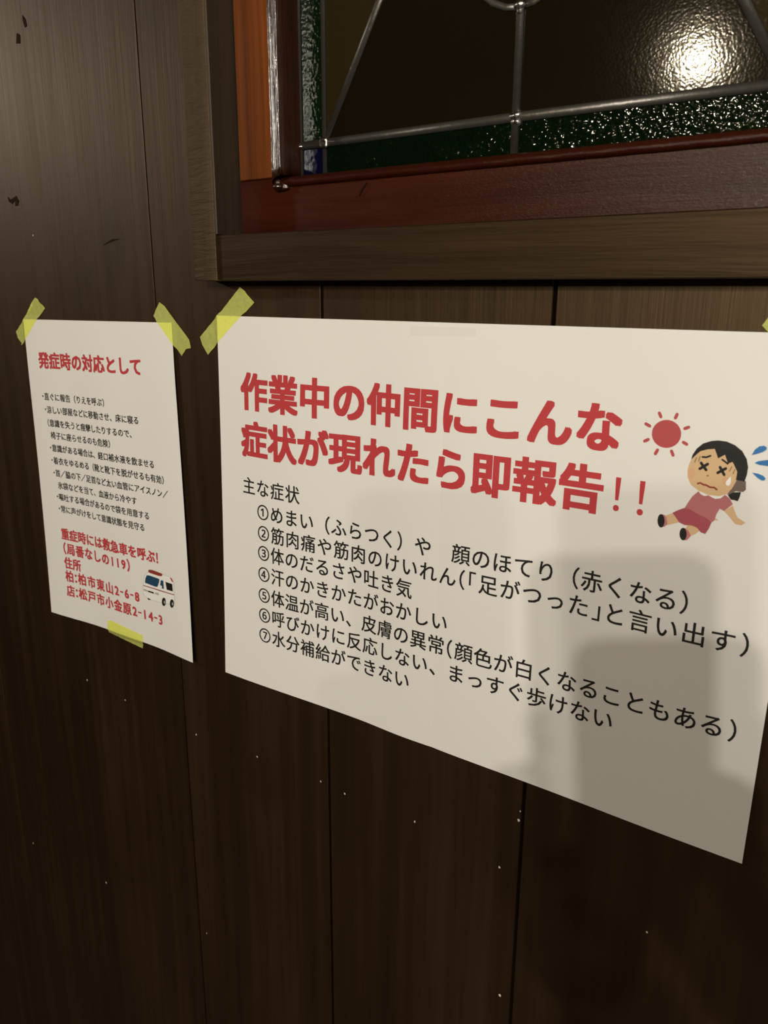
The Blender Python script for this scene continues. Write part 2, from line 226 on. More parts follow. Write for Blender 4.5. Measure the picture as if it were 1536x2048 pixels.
AMB = [('wheel','black',[(155.78,250.19),(155.29,250.95),(154.12,251.69),(152.58,252.2),(151.07,252.35),(150.02,252.09),(149.69,251.5),(150.19,250.74),(151.37,250.0),(152.91,249.49),(154.41,249.35),(155.46,249.6)]),('body_outline','grey',[(153.49,224.96),(174.9,222.84),(185.43,223.14),(189.74,227.03),(189.34,239.03),(189.92,242.33),(188.34,247.98),(170.11,251.12),(155.19,251.56),(145.32,249.8),(144.22,246.49),(144.88,239.29),(147.36,231.76),(149.62,227.81)]),('body','white',[(153.73,225.19),(174.76,223.09),(185.1,223.39),(189.34,227.21),(188.94,239.0),(189.51,242.24),(187.96,247.8),(170.05,250.87),(155.4,251.31),(145.71,249.58),(144.62,246.33),(145.27,239.26),(147.7,231.86),(149.93,227.98)]),('windscreen','navy',[(148.27,235.19),(149.48,231.51),(151.59,228.51),(156.3,228.09),(169.33,228.56),(168.47,231.78),(165.45,236.82),(161.99,237.36),(148.35,236.56)]),('side_window','navy',[(171.17,229.2),(174.8,228.81),(174.84,236.57),(171.7,236.89),(169.61,234.26)]),('wing_mirror','white',[(172.26,235.42),(171.79,236.41),(170.79,237.17),(169.63,237.41),(168.77,237.04),(168.52,236.19),(168.99,235.19),(169.99,234.43),(171.14,234.19),(172.01,234.57)]),('rear_window','black',[(177.84,229.21),(187.47,229.26),(187.64,236.09),(178.9,236.41)]),('stripe','red2',[(145.53,239.21),(168.08,239.07),(189.23,238.51),(189.14,239.3),(167.96,240.05),(145.43,239.99)]),('rear_lamp','red',[(184.58,223.83),(187.38,223.94),(189.34,227.21),(187.03,227.01)]),('light_bar','red2',[(154.15,223.74),(155.54,222.44),(159.99,221.92),(173.4,222.52),(174.23,223.53),(172.6,225.2),(168.23,225.73),(156.63,225.47),(154.48,225.04)]),('grille','black',[(151.48,243.16),(159.6,243.0),(159.64,244.71),(151.3,244.58)]),('headlight','grey',[(145.59,242.66),(151.02,242.91),(150.31,244.61),(145.57,244.74)]),('headlight','grey',[(161.33,242.81),(166.72,242.36),(166.94,244.53),(161.12,244.57)]),('wheel','black',[(176.31,248.48),(175.9,250.11),(175.11,251.59),(174.05,252.7),(172.89,253.26),(171.79,253.19),(170.94,252.51),(170.46,251.3),(170.42,249.77),(170.83,248.13),(171.63,246.65),(172.69,245.55),(173.85,245.0),(174.94,245.07),(175.79,245.76),(176.27,246.95)]),('hub_cap','grey',[(175.3,248.98),(175.0,250.0),(174.44,250.72),(173.83,250.85),(173.41,250.35),(173.34,249.4),(173.64,248.37),(174.2,247.66),(174.81,247.53),(175.23,248.03)]),('wheel','black',[(188.02,247.28),(187.62,248.89),(186.85,250.36),(185.81,251.45),(184.67,252.01),(183.59,251.94),(182.75,251.26),(182.27,250.07),(182.23,248.55),(182.63,246.93),(183.41,245.47),(184.45,244.38),(185.59,243.83),(186.66,243.9),(187.5,244.58),(187.97,245.77)]),('hub_cap','grey',[(187.02,247.77),(186.73,248.79),(186.18,249.5),(185.59,249.63),(185.17,249.13),(185.1,248.19),(185.39,247.17),(185.94,246.46),(186.54,246.33),(186.95,246.83)])]
TAPE = {'a_tl':[(-0.2391,1.5116),(-0.2346,1.5099),(-0.2335,1.5073),(-0.2277,1.5047),(-0.2248,1.5019),(-0.24,1.4912),(-0.2619,1.4723),(-0.2717,1.4661),(-0.2706,1.4688),(-0.2762,1.4727),(-0.2783,1.479),(-0.2611,1.492),(-0.2451,1.5036),(-0.2452,1.5076)],'a_tr':[(-0.0622,1.5094),(-0.0569,1.5068),(-0.029,1.4806),(-0.0278,1.4742),(-0.0337,1.4731),(-0.0391,1.4674),(-0.0709,1.4983),(-0.0665,1.5043)],'a_bot':[(-0.1669,1.2038),(-0.1187,1.2006),(-0.1183,1.1952),(-0.1223,1.1853),(-0.1732,1.1886),(-0.1707,1.1968),(-0.1729,1.2013)],'p_tl':[(0.0301,1.5213),(0.0351,1.5184),(0.039,1.5138),(0.0444,1.5103),(0.0192,1.4913),(-0.0084,1.4698),(-0.0141,1.4773),(-0.0164,1.4833),(0.0092,1.5036)],'p_tr':[(0.3908,1.5033),(0.3949,1.5103),(0.3994,1.5148),(0.4356,1.4854),(0.4394,1.4798),(0.4337,1.47),(0.4126,1.4841)],'clear':[(0.1834,1.4973),(0.2315,1.4975),(0.2317,1.4924),(0.1835,1.4914)]}
SPECK = [(-0.2316,1.5663),(-0.2211,1.1208),(-0.158,1.1178),(-0.0527,1.116),(0.0267,1.1224),(0.1247,1.1253),(-0.0569,0.8852),(-0.2263,0.8616),(-0.3775,0.845),(0.2648,1.1226),(0.2783,1.175),(0.2776,1.1675),(0.1926,1.1287),(0.3699,1.1245),(0.0995,1.1264),(0.2708,1.0115)]
MARK = [[(-0.2126,1.7408),(-0.2088,1.7372),(-0.2077,1.7318),(-0.2108,1.7312),(-0.2127,1.7364)],[(-0.2234,1.7291),(-0.2193,1.727),(-0.2199,1.7206),(-0.2258,1.7215)],[(-0.2661,1.6012),(-0.2616,1.5987),(-0.2519,1.6012),(-0.2488,1.5967),(-0.2512,1.593),(-0.2554,1.5928),(-0.2543,1.5979),(-0.26,1.5948),(-0.2653,1.5972)],[(-0.1297,1.5553),(-0.1169,1.5597),(-0.107,1.5594),(-0.1165,1.5581)]]

# ================================================================ STRUCTURE
WX0, WX1, WZ0, WZ1 = .029, .455, 1.545, 2.130      # clear opening of the window casing
wall = empty('wall_back', (0, 0, 0)); tag(wall, 'wall of wide dark brown stained vertical boards', None, None, 'structure')
def backing(*a): box('backing_board', DARKGAP, wall, *a)
backing(-2.2, .010, .012, .05, 0, 2.4); backing(.474, 2.4, .012, .05, 0, 2.4)
backing(.010, .474, .012, .05, 0, 1.535); backing(.010, .474, .012, .05, 2.14, 2.4)
seams = [-2.2, -2.02, -1.85, -1.675, -1.50, -1.33, -1.155, -.98, -.805, -.63, -.4, -.068, .108, .280, .452, .624, .80, .975, 1.15, 1.325, 1.50, 1.675, 1.85, 2.03, 2.2]
gaps = {.108: .0022, .280: .0026, -.068: .0012, -.233: .0001}
for a, b in zip(seams, seams[1:]):
    ga = gaps.get(a, .0010)/2; gb = gaps.get(b, .0010)/2; x0, x1 = a+ga, b-gb; y0 = {.108: .0003}.get(a, 0.0)
    outs = []
    if a == -.068: outs = [[(x0, 0), (x1, 0), (x1, 1.535), (.012, 1.535), (.012, 2.14), (x1, 2.14), (x1, 2.4), (x0, 2.4)]]
    elif a == .452: outs = [[(x0, 0), (x1, 0), (x1, 2.4), (x0, 2.4), (x0, 2.14), (.472, 2.14), (.472, 1.535), (x0, 1.535)]]
    elif a in (.108, .280): outs = [[(x0, 0), (x1, 0), (x1, 1.535), (x0, 1.535)], [(x0, 2.14), (x1, 2.14), (x1, 2.4), (x0, 2.4)]]
    else: outs = [[(x0, 0), (x1, 0), (x1, 2.4), (x0, 2.4)]]
    for pts in outs: link('plank', bm_me(prism_xz(pts, y0, .0115, bev=.0002 if a in (-.4, -.233) else .0005)), PLANK, wall)
def flake(bm, x, z, r, y=-.0004, sx=1.0):
    vs = [bm.verts.new((x+r*sx*math.cos(k)*random.uniform(.7, 1.2), y, z+r*1.3*math.sin(k)*random.uniform(.7, 1.2))) for k in [i*math.pi/3 for i in range(6)]]
    f0 = bm.faces.new(vs); c = bmesh.ops.poke(bm, faces=[f0])['verts'][0]; c.co.y = y-.0004
for i, (x, z) in enumerate(SPECK):
    bm = bmesh.new(); flake(bm, x, z, random.uniform(.0006, .0011)); bmesh.ops.recalc_face_normals(bm, faces=bm.faces[:])
    link('paint_speck', bm_me(bm), SPECKM, wall)
for pts in MARK:
    link('bark_mark', bm_me(prism_xz(pts, -.0003, .0004)), MARKM, wall)
wl = empty('wall_left', (-2.2, -1.5, 0)); tag(wl, kind='structure')
for i in range(17): link('plank', bm_me(box_bm(-2.2, -2.18, -3.0+i*.176, -3.0+(i+1)*.176-.002, 0, 2.4, bev=.0008)), PLANK, wl)
wf = empty('wall_front', (.1, -3.0, 0)); tag(wf, kind='structure')
for i in range(26): link('plank', bm_me(box_bm(-2.2+i*.177, -2.2+(i+1)*.177-.002, -3.0, -2.98, 0, 2.4, bev=.0008)), PLANK, wf)
fl = box('floor', FLOORM, None, -2.2, 2.4, -3.0, .05, -.04, 0); tag(fl, kind='structure')
wo = box('backdrop_outside', mat('dark_backdrop', (.010, .008, .005), .95), None, -3, 3.4, 1.2, 1.25, 0, 3.2); tag(wo, kind='structure')  # added dark backdrop that keeps the panes dark, no known wall
ce = box('ceiling', PLASTER, None, -2.2, 2.4, -3.0, .05, 2.4, 2.44); tag(ce, kind='structure')

# ---------------------------------------------------------------- window
win = empty('window_1', (.242, 0, WZ0)); tag(win, 'stained glass window in varnished sash with rough sawn casing', None, None, 'structure')
YS = .004   # face of the sash
# casing boards: the uprights run past the cross boards
link('casing_board', bm_me(box_bm(.0030, WX0-.0022, -.0200, 0, 1.5254, 2.165, bev=.0006)), CASING, win)
link('casing_board', bm_me(box_bm(WX1+.0022, .4810, -.0200, 0, 1.5254, 2.165, bev=.0006)), CASING, win)
link('casing_board', bm_me(box_bm(WX0-.0018, WX1+.0018, -.0180, 0, 1.5254, 1.5570, bev=.0007)), SILL, win)
link('casing_board', bm_me(box_bm(WX0+.0014, WX1-.0014, -.0180, 0, 2.125, 2.160, bev=.0007)), SILL, win)
# reveals between the casing and the sash
link('reveal_board', bm_me(box_bm(WX0-.0020, WX0, -.0196, YS+.030, 1.5572, 2.125, bev=.0003)), REVEAL, win)
link('reveal_board', bm_me(box_bm(WX1, WX1+.0020, -.0196, YS+.030, 1.5572, 2.125, bev=.0003)), REVEAL, win)
link('reveal_board', bm_me(box_bm(WX0, WX1, -.0004, YS+.030, 1.5360, 1.5400)), REVEAL, win)
link('reveal_board', bm_me(box_bm(WX0, WX1, -.0004, YS+.030, 2.1350, 2.139)), REVEAL, win)
# sash
SX0, SX1, SZ0, SZ1 = .0300, .4540, 1.5405, 2.1345
GX0, GX1, GZ0, GZ1 = .0665, .4175, 1.5885, 2.0865    # outer edge of the glazing bead
link('sash_rail', bm_me(box_bm(SX0, SX1, YS, .030, SZ0, GZ0+.006, bev=.0008)), RAIL, win)
link('sash_rail', bm_me(box_bm(SX0, SX1, YS, .030, GZ1-.006, SZ1, bev=.0008)), RAIL, win)
link('sash_stile', bm_me(box_bm(SX0, GX0+.006, YS, .030, GZ0+.0064, GZ1-.0064, bev=.0006)), STILE, win)
link('sash_stile', bm_me(box_bm(GX1-.006, SX1, YS, .030, GZ0+.0064, GZ1-.0064, bev=.0006)), STILE, win)
PROF_SIDE = [(-.0004, YS+.001), (0, YS-.003), (.0008, YS-.0060), (.0030, YS-.0085), (.0050, YS-.0080), (.0062, YS-.0050), (.0070, YS-.0045), (.0080, YS-.0072), (.0092, YS-.0066), (.0102, YS-.001), (.0120, .010), (.0130, .0165), (.0130, .020)]
PROF_LOW = [(-.0004, YS+.001), (0, YS-.0015), (.0008, YS-.0025), (.0025, YS-.0030), (.0036, YS-.0020), (.0046, YS-.0015), (.0056, .004), (.0066, .010), (.0070, .0165), (.0070, .020)]
def bead(side, prof):
    bm = bmesh.new(); rings = []
    n = 90 if side in 'lr' else 70; rd = random.Random(side)
    for i in range(n+1):
        tt = i/n; ring = []
        for k, (ins, y) in enumerate(prof):
            wv = .00018*math.sin(tt*71+k)+.00016*math.sin(tt*173+2*k) if 0 < k < len(prof)-3 else 0
            if side in 'lr':
                q = ins if prof is PROF_SIDE else ins
                insz = min(ins, .0070)
                z = GZ0+insz + (GZ1-GZ0-2*insz)*tt; x = GX0+ins if side == 'l' else GX1-ins
            else:
                insx = ins/.0070*.0130
                x = GX0+insx + (GX1-GX0-2*insx)*tt; z = GZ0+ins if side == 'b' else GZ1-ins
            ring.append(bm.verts.new((x, y+wv, z)))
        rings.append(ring)
    for A, Bq in zip(rings, rings[1:]):
        for k in range(len(prof)-1): bm.faces.new((A[k], A[k+1], Bq[k+1], Bq[k]))
    bmesh.ops.recalc_face_normals(bm, faces=bm.faces[:])
    bmesh.ops.solidify(bm, geom=bm.faces[:], thickness=-.0004)
    return bm
link('glazing_bead', bm_me(bead('l', PROF_SIDE)), BEADM, win, True); link('glazing_bead', bm_me(bead('r', PROF_SIDE)), BEADM, win, True)
link('glazing_bead', bm_me(bead('b', PROF_LOW)), RAIL, win, True); link('glazing_bead', bm_me(bead('t', PROF_LOW)), RAIL, win, True)
sb = link('sealant_blob', bm_me(blob_bm((GX0+.0035, YS-.003, GZ0+.0006), (.0045, .0035, .0030), 3, .3)), BEADM, win, True)
sb = link('sealant_blob', bm_me(blob_bm((GX0+.0085, YS-.001, GZ0-.0004), (.0040, .0025, .0026), 5, .3)), BEADM, win, True)
link('bent_nail', bm_me(tube_bm([(.1445, YS-.0006, 1.5862), (.1415, YS-.0015, 1.5825), (.1385, YS-.0010, 1.5785)], .0004, 6)), MARKM, win)
# glass and lead
YG = .0160
L1, L2, H1 = .1000, .2425, 1.6152     # first upright lead, middle lead, cross lead
CX = .242
def mir(x): return 2*CX-x
LE0 = .0785; XR0 = mir(LE0); ZB = 1.5945; ZT = 2.0800; H2 = ZB+ZT-H1
def pane(m, pts): link('glass_pane', bm_me(prism_xz(pts, YG, YG+.003)), m, win)
def came(pts, w=.0022, flat=.62): link('lead_came', bm_me(tube_bm([(x, YG-.0002, z) for x, z in pts], w, 12, flat)), CAME, win, True)
def solder(x, z, s=.0032, seed=1): link('solder_joint', bm_me(blob_bm((x, YG-.0008, z), (s, s*.65, s), seed, .35)), SOLDER, win, True)
J = (L2, 1.672); D0 = (L1+.0015, H1+.002); Dm = (.1460, 1.6935)
ZM = (H1+H2)/2
for sx in (0, 1):
    X = (lambda x: x) if sx == 0 else mir
    pane(G_GREEN, [(X(LE0-.001), H1), (X(L1), H1), (X(L1), H2), (X(LE0-.001), H2)])
    for z0, z1 in ((ZB-.002, H1), (H2, ZT+.002)):
        pane(G_BLUE, [(X(LE0-.001), z0), (X(L1), z0), (X(L1), z1), (X(LE0-.001), z1)])
        pane(G_GREEN2, [(X(L1), z0), (CX, z0), (CX, z1), (X(L1), z1)])
    # side kite, and the big lower and upper lights
    S = (X(L1+.125*0+.0), ZM)
    pane(G_AMBER, [(X(L1), H1), (X(.1870), ZM-.074), (X(.1870), ZM+.074), (X(L1), H2)])
    pane(G_CLEAR, [(X(L1), H1), (CX, H1), (CX, ZM-.02), (X(.1870), ZM-.074)])
    pane(G_CLEAR, [(X(L1), H2), (CX, H2), (CX, ZM+.02), (X(.1870), ZM+.074)])
    pane(G_CLEAR, [(CX, ZM-.02), (X(.1870), ZM-.074), (X(.1870), ZM+.074), (CX, ZM+.02)])
    came([(X(LE0+.0004), ZB-.002), (X(LE0+.0004), ZT+.002)], .0019)
    came([(X(L1), ZB-.002), (X(L1), ZT+.002)], .0020)
    came([(X(L1), H1), (X(.1870), ZM-.074)], .0027, .45); came([(X(L1), H2), (X(.1870), ZM+.074)], .0027, .45)
    came([(X(.1870), ZM-.074), (X(.1870), ZM+.074)], .0027, .45)
    for s in (1, -1):
        zc = lambda z: z if s > 0 else 2*ZM-z
        arc = [(X(L2-.0005-.040*math.sin(k*math.pi/14)), zc(J[1]+.050*(1-math.cos(k*math.pi/14)))) for k in range(8)]
        came(arc, .0019, .5)
        solder(X(L1), zc(H1), .0034, 5+s); solder(X(LE0), zc(H1), .0026, 9+s)
came([(LE0, H1), (L2, H1+.0006), (XR0, H1)], .0028); came([(LE0, H2), (XR0, H2)], .0024)
came([(L2, ZB-.002), (L2, ZM-.02)], .0027, .7); came([(L2, ZM+.02), (L2, ZT+.002)], .0027, .7)
solder(L2, H1, .0042, 2); solder(L2, J[1], .0036, 4); solder(L2, H2, .0042, 3)

# ================================================================ NOTICES
def applyH(Hm, u, v):
    w = Hm[2][0]*u+Hm[2][1]*v+1; return (Hm[0][0]*u+Hm[0][1]*v+Hm[0][2])/w, (Hm[1][0]*u+Hm[1][1]*v+Hm[1][2])/w
HP = ((0.99696, -0.024987, 0.0050533), (0.0336788, -1.0708928, 1.5001813), (0.0226353, -0.0451161, 1))
HL = ((1.0153439, 0.0216253, -0.2620548), (0.0883512, -1.1514797, 1.4912743), (0.0520976, -0.1142827, 1))
def lift_p(u, v):   # how far the big sheet stands off the boards
    d = .0016 + .0040*math.exp(-(u/.075)**2)*(v/.297)**2.2
    k = min(1, v/.06)*.8+.2
    d += k*(1-.75*(v/.297)**3)*.0014*(1+math.sin(2*math.pi*(u-.035)/.150))
    d += .0011*math.exp(-((u-.178)/.022)**2)*k
    d -= .0006*math.exp(-abs(u-.2095)/.004)*k
    return d
def lift_l(u, v):
    return .0012 + .0042*((u-.105)/.105)**2*(v/.297)**2.6 + .0005*(1+math.sin(2*math.pi*u/.09))*min(1, v/.05)
def place(Hm, lift, u, v, off=0.0):
    x, z = applyH(Hm, u, v); return Vector((x, -lift(min(max(u, 0), .42), min(max(v, 0), .297))-off, z))
def sheet(parent, Hm, lift, u0, u1, v0, v1, step=.005):
    nu = max(1, round((u1-u0)/step)); nv = max(1, round((v1-v0)/step)); bm = bmesh.new()
    g = [[bm.verts.new(place(Hm, lift, u0+(u1-u0)*i/nu, v0+(v1-v0)*j/nv)) for i in range(nu+1)] for j in range(nv+1)]
    for j in range(nv):
        for i in range(nu): bm.faces.new((g[j][i], g[j+1][i], g[j+1][i+1], g[j][i+1]))
    return link('paper_sheet', bm_me(bm), PAPER, parent, True)
GL = {}
_fc = bpy.data.curves.new('glyph', 'FONT'); _fo = bpy.data.objects.new('glyph', _fc); COL.objects.link(_fo)
_fc.dimensions = '2D'; _fc.fill_mode = 'BOTH'
def glyph(ch, res):
    k = (ch, res)
    if k not in GL:
        _fc.body = ch; _fc.resolution_u = res; bpy.context.view_layer.update()
        me = bpy.data.meshes.new_from_object(_fo.evaluated_get(bpy.context.evaluated_depsgraph_get()))
        GL[k] = ([(v.co.x, v.co.y) for v in me.vertices], [tuple(p.vertices) for p in me.polygons]); bpy.data.meshes.remove(me)
    return GL[k]
def cut_place(bm, Hm, lift, off, cut=.010):
    """bm lies in (u, v) metres; cut along the sheet's grid and lay on the sheet"""
    for ax in (0, 1):
        lo = min(v.co[ax] for v in bm.verts); hi = max(v.co[ax] for v in bm.verts); k = math.ceil(lo/cut)
        while k*cut < hi:
            co = [0, 0, 0]; co[ax] = k*cut; no = [0, 0, 0]; no[ax] = 1
            bmesh.ops.bisect_plane(bm, geom=bm.verts[:]+bm.edges[:]+bm.faces[:], plane_co=co, plane_no=no, dist=1e-7); k += 1
    for v in bm.verts: v.co = place(Hm, lift, v.co.x, v.co.y, off+v.co.z)
    for fc in bm.faces:
        fc.normal_update()
        if fc.normal.y > 0: fc.normal_flip()
HALF = set('(){}・「」!:-') | set('0123456789')
WID = {'(': .42, ')': .42, '{': .5, '}': .5, '・': .5, '「': .5, '」': .5, '!': .45, ':': .34, '-': .42}
SUB = {'(': '（', ')': '）', '{': '（', '}': '）', '!': '！', ':': '：', '-': '－'}
def text(parent, Hm, lift, s, u0, u1, vc, size, col, bold=0.0, res=3, name='printed_line', off=.00012, xs=1.0):
    """characters of one line laid between u0 and u1 (mm), centred on vc (mm)"""
    widths = [WID.get(c, .62 if c.isdigit() and c.isascii() else 1.0) for c in s]; tot = sum(widths)
    cell = (u1-u0)/tot; bm = bmesh.new(); x = u0
    for c, w in zip(s, widths):
        if c not in ' 　':
            V, F = glyph(SUB.get(c, c), res); sx = size*xs
            if w < 1:
                mn = min(p[0] for p in V); mxx = max(p[0] for p in V); gw = (mxx-mn)
                k = min(1.0, w*.8/gw) if c in '-' else 1.0
                ox = x+w*cell/2-(mn+mxx)/2*sx*k
            else: k = 1.0; ox = x+cell/2-.5*sx
            nb = 0 if not bold else 8      # heavy type: the glyph struck again around itself
            for q in range(nb+1):
                bx, by = (0, 0) if q == nb else (bold*((1, 1, 0, -1, -1, -1, 0, 1)[q])*.95, bold*((0, 1, 1, 1, 0, -1, -1, -1)[q])*.72)
                vs = [bm.verts.new(((ox+(px+bx)*sx*k)/1000, (vc+(.38-py-by)*size)/1000, q*.000012)) for px, py in V]
                for fcs in F:
                    try: bm.faces.new([vs[i] for i in fcs])
                    except ValueError: pass
        x += w*cell
    cut_place(bm, Hm, lift, off)
    return link(name, bm_me(bm), INK[col], parent)
def shapes(parent, Hm, lift, items, base=.00012, step=.000012, colmap={}):
    for i, (nm, col, pts) in enumerate(items):
        bm = bmesh.new(); vs = [bm.verts.new((u/1000, v/1000, 0)) for u, v in pts]; bm.faces.new(vs)
        bmesh.ops.triangulate(bm, faces=bm.faces[:]); cut_place(bm, Hm, lift, base+i*step, .0025)
        link(nm, bm_me(bm), INK[colmap.get(col, col)], parent)

ps = empty('notice_poster', place(HP, lift_p, .21, 0)); tag(ps, 'large landscape white notice of two joined sheets, with the fainting girl drawing, under the window', 'poster')
sheet(ps, HP, lift_p, 0, .2095, 0, .297); s2 = sheet(ps, HP, lambda u, v: lift_p(u, v)+.00006, .2085, .420, 0, .297)
T = lambda *a, **k: text(ps, HP, lift_p, *a, off=.00018, **k)
T('作業中の仲間にこんな', 24.2, 326.2, 55.2, 29.6, 'red', bold=.040, name='heading_line', res=5)
T('症状が現れたら即報告', 24.0, 318.3, 91.8, 29.2, 'red', bold=.040, name='heading_line', res=5)
T('!!', 318.9, 347.3, 92.2, 26.0, 'red', bold=.004, name='heading_line', res=5)
T('主な症状', 24.0, 86.0, 128.8, 14.6, 'black', bold=.008)
P14 = 14.92
def bl(s, vc, u0=39.6, e=None):
    tot = sum(WID.get(c, 1.0) for c in s); T(s, u0, e or u0+P14*tot, vc, 14.5, 'black', bold=.010)
bl('①めまい（ふらつく）や　顔のほてり（赤くなる）', 147.6)
bl('②筋肉痛や筋肉のけいれん{「足がつった」と言い出す}', 164.6, e=408.5)
bl('③体のだるさや吐き気', 181.0)
bl('④汗のかきかたがおかしい', 198.6)
bl('⑤体温が高い、皮膚の異常{顔色が白くなることもある}', 216.4, e=408.5)
bl('⑥呼びかけに反応しない、まっすぐ歩けない', 233.5)
bl('⑦水分補給ができない', 250.8)
sd = empty('sun_drawing', place(HP, lift_p, .356, .052), ps); shapes(sd, HP, lift_p, SUN, .00018, colmap={'red': 'sun'})
gd = empty('girl_drawing', place(HP, lift_p, .385, .080), ps); shapes(gd, HP, lift_p, GIRL, .00018)

ls = empty('notice_sheet', place(HL, lift_l, .105, 0)); tag(ls, 'small upright white notice with an ambulance drawing, left of the large poster', 'poster')
sheet(ls, HL, lift_l, 0, .21, 0, .297)
U = lambda s, a, b, v, z, c='black', **k: text(ls, HL, lift_l, s, a, b, v, z, c, res=2, **k)
U('発症時の対応として', 19.0, 168.6, 38.2, 16.4, 'red', bold=.038, name='heading_line')
for s, a, b, v in (('・直ぐに報告（りえを呼ぶ)', 18.5, 114, 72.9), ('・涼しい部屋などに移動させ、床に寝る', 20.5, 158.6, 85.6), ('(意識を失うと痙攣したりするので、', 23.3, 152, 98.5), ('椅子に座らせるのも危険)', 26.5, 117, 110.4),
                   ('・意識がある場合は、経口補水液を飲ませる', 22.5, 175, 123), ('・着衣をゆるめる（靴と靴下を脱がせるも有効)', 22.8, 186.5, 135.4), ('・首／脇の下／足首など太い血管にアイスノン／', 24, 190.5, 147.7), ('氷袋などを当て、血液から冷やす', 30, 146.5, 159.8),
                   ('・嘔吐する場合があるので袋を用意する', 25.5, 162.3, 171.5), ('・常に声がけをして意識状態を見守る', 26.8, 154.5, 183.5)):
    U(s, a, b, v, 7.7, bold=.018)
for s, a, b, v in (('重症時には救急車を呼ぶ!', 27.4, 171, 209), ('(局番なしの119)', 28.2, 129.5, 223.8), ('住所', 28, 53.4, 238.7), ('柏:柏市東山2-6-8', 27.5, 139.5, 252.4), ('店:松戸市小金原2-14-3', 27.5, 170.5, 267.8)):
    U(s, a, b, v, 12.4, 'red', bold=.036)
ad = empty('ambulance_drawing', place(HL, lift_l, .16, .22), ls); shapes(ad, HL, lift_l, AMB)
COL.objects.unlink(_fo); bpy.data.objects.remove(_fo)

# ---------------------------------------------------------------- tape strips
def inv_uv(Hm, x, z):
    u, v = .1, .1
    for _ in range(8):
        a = applyH(Hm, u, v); e = 1e-5; b = applyH(Hm, u+e, v); c = applyH(Hm, u, v+e)
        j = ((b[0]-a[0])/e, (c[0]-a[0])/e, (b[1]-a[1])/e, (c[1]-a[1])/e); dt = j[0]*j[3]-j[1]*j[2]; rx, rz = x-a[0], z-a[1]
        u += (rx*j[3]-rz*j[1])/dt; v += (rz*j[0]-rx*j[2])/dt
    return u, v
def tape(name, pts, Hm, lift, W_, m, label, cat, group=None, crumple=.0002):
    bm = bmesh.new(); bm.faces.new([bm.verts.new((x, 0, z)) for x, z in pts]); bmesh.ops.triangulate(bm, faces=bm.faces[:]); st = .0015
    for ax in (0, 2):
        lo = min(v.co[ax] for v in bm.verts); hi = max(v.co[ax] for v in bm.verts); k = math.ceil(lo/st)
        while k*st < hi:
            co = [0, 0, 0]; co[ax] = k*st; no = [0, 0, 0]; no[ax] = 1
            bmesh.ops.bisect_plane(bm, geom=bm.verts[:]+bm.edges[:]+bm.faces[:], plane_co=co, plane_no=no, dist=1e-7); k += 1
    for v in bm.verts:
        u, w = inv_uv(Hm, v.co.x, v.co.z); du = max(-u, u-W_, 0); dv = max(-w, w-.297, 0); o = math.hypot(du, dv)
        L = lift(min(max(u, 0), W_), min(max(w, 0), .297))+.0003
        k = max(0, 1-o/.004); k = k*k*(3-2*k)
        v.co.y = -(.0005*(1-k)+L*k) - crumple*.5*(1+math.sin(v.co.x*700+v.co.z*400))*(1-k)
    for fc in bm.faces:
        fc.normal_update()
        if fc.normal.y > 0: fc.normal_flip()
    return tag(link(name, bm_me(bm), m, None, True), label, cat, group)
YG_ = 'yellow tape strips holding the notices'
tape('masking_tape', TAPE['a_tl'], HL, lift_l, .21, TAPE_M, 'torn yellow tape strip on the top left corner of the small notice', 'tape', YG_)
tape('masking_tape', TAPE['a_tr'], HL, lift_l, .21, TAPE_M, 'torn yellow tape strip on the top right corner of the small notice', 'tape', YG_)
tape('masking_tape', TAPE['a_bot'], HL, lift_l, .21, TAPE_M, 'yellow tape strip across the bottom edge of the small notice', 'tape', YG_)
tape('masking_tape', TAPE['p_tl'], HP, lift_p, .42, TAPE_M, 'slanting yellow tape strip on the top left corner of the large poster', 'tape', YG_)
tape('masking_tape', TAPE['p_tr'], HP, lift_p, .42, TAPE_M, 'tip of yellow tape at the top right corner of the large poster', 'tape', YG_)
tape('clear_tape', TAPE['clear'], HP, lift_p, .42, CLEAR_M, 'clear tape piece over the seam at the top edge of the large poster', 'tape', None, 0)

# ================================================================ OUT OF FRAME: lamps, phone and the photographer, whose shadows fall on the poster
BRASS = mat('lamp_brass', (.35, .24, .10), .35, 1.0); CORD = mat('lamp_cord', (.02, .02, .02), .6)
for i, (loc, watts, rad) in enumerate(LAMPS):
    lp = empty('pendant_lamp', (loc[0], loc[1], 2.4))
    tag(lp, ('bare bulb lamp hanging right of the person, middle one of the close cluster', 'bare bulb lamp hanging right of the person, lowest of the close cluster', 'bare bulb lamp hanging right of the person, topmost of the close cluster', 'bare bulb lamp hanging furthest to the right behind the person', 'bare bulb lamp hanging behind the window side, second from the left', 'added bare bulb lamp for sheen, hanging furthest to the left of all the lamps', 'added bare bulb lamp for fill, hanging deepest in the room, before the front wall')[i], 'lamp', 'pendant lamps behind the photographer')
    z = loc[2]+rad+.004
    link('socket', bm_me(tube_bm([(loc[0], loc[1], z), (loc[0], loc[1], z+.012), (loc[0], loc[1], z+.045), (loc[0], loc[1], z+.05)], [.012, .016, .014, .004], 16)), BRASS, lp, True)
    link('cord', bm_me(tube_bm([(loc[0], loc[1], z+.05), (loc[0], loc[1], 2.399)], .003, 8)), CORD, lp)
    ld = bpy.data.lights.new('bulb', 'POINT'); ld.energy = watts; ld.color = (1.0, .84, .58) if i == 4 else WARM; ld.shadow_soft_size = rad
    lo = bpy.data.objects.new('bulb', ld); COL.objects.link(lo); lo.parent = lp; lo.location = Vector(loc)-wloc(lp)
R3 = Matrix(((r.x, -d.x, -f.x), (r.y, -d.y, -f.y), (r.z, -d.z, -f.z)))
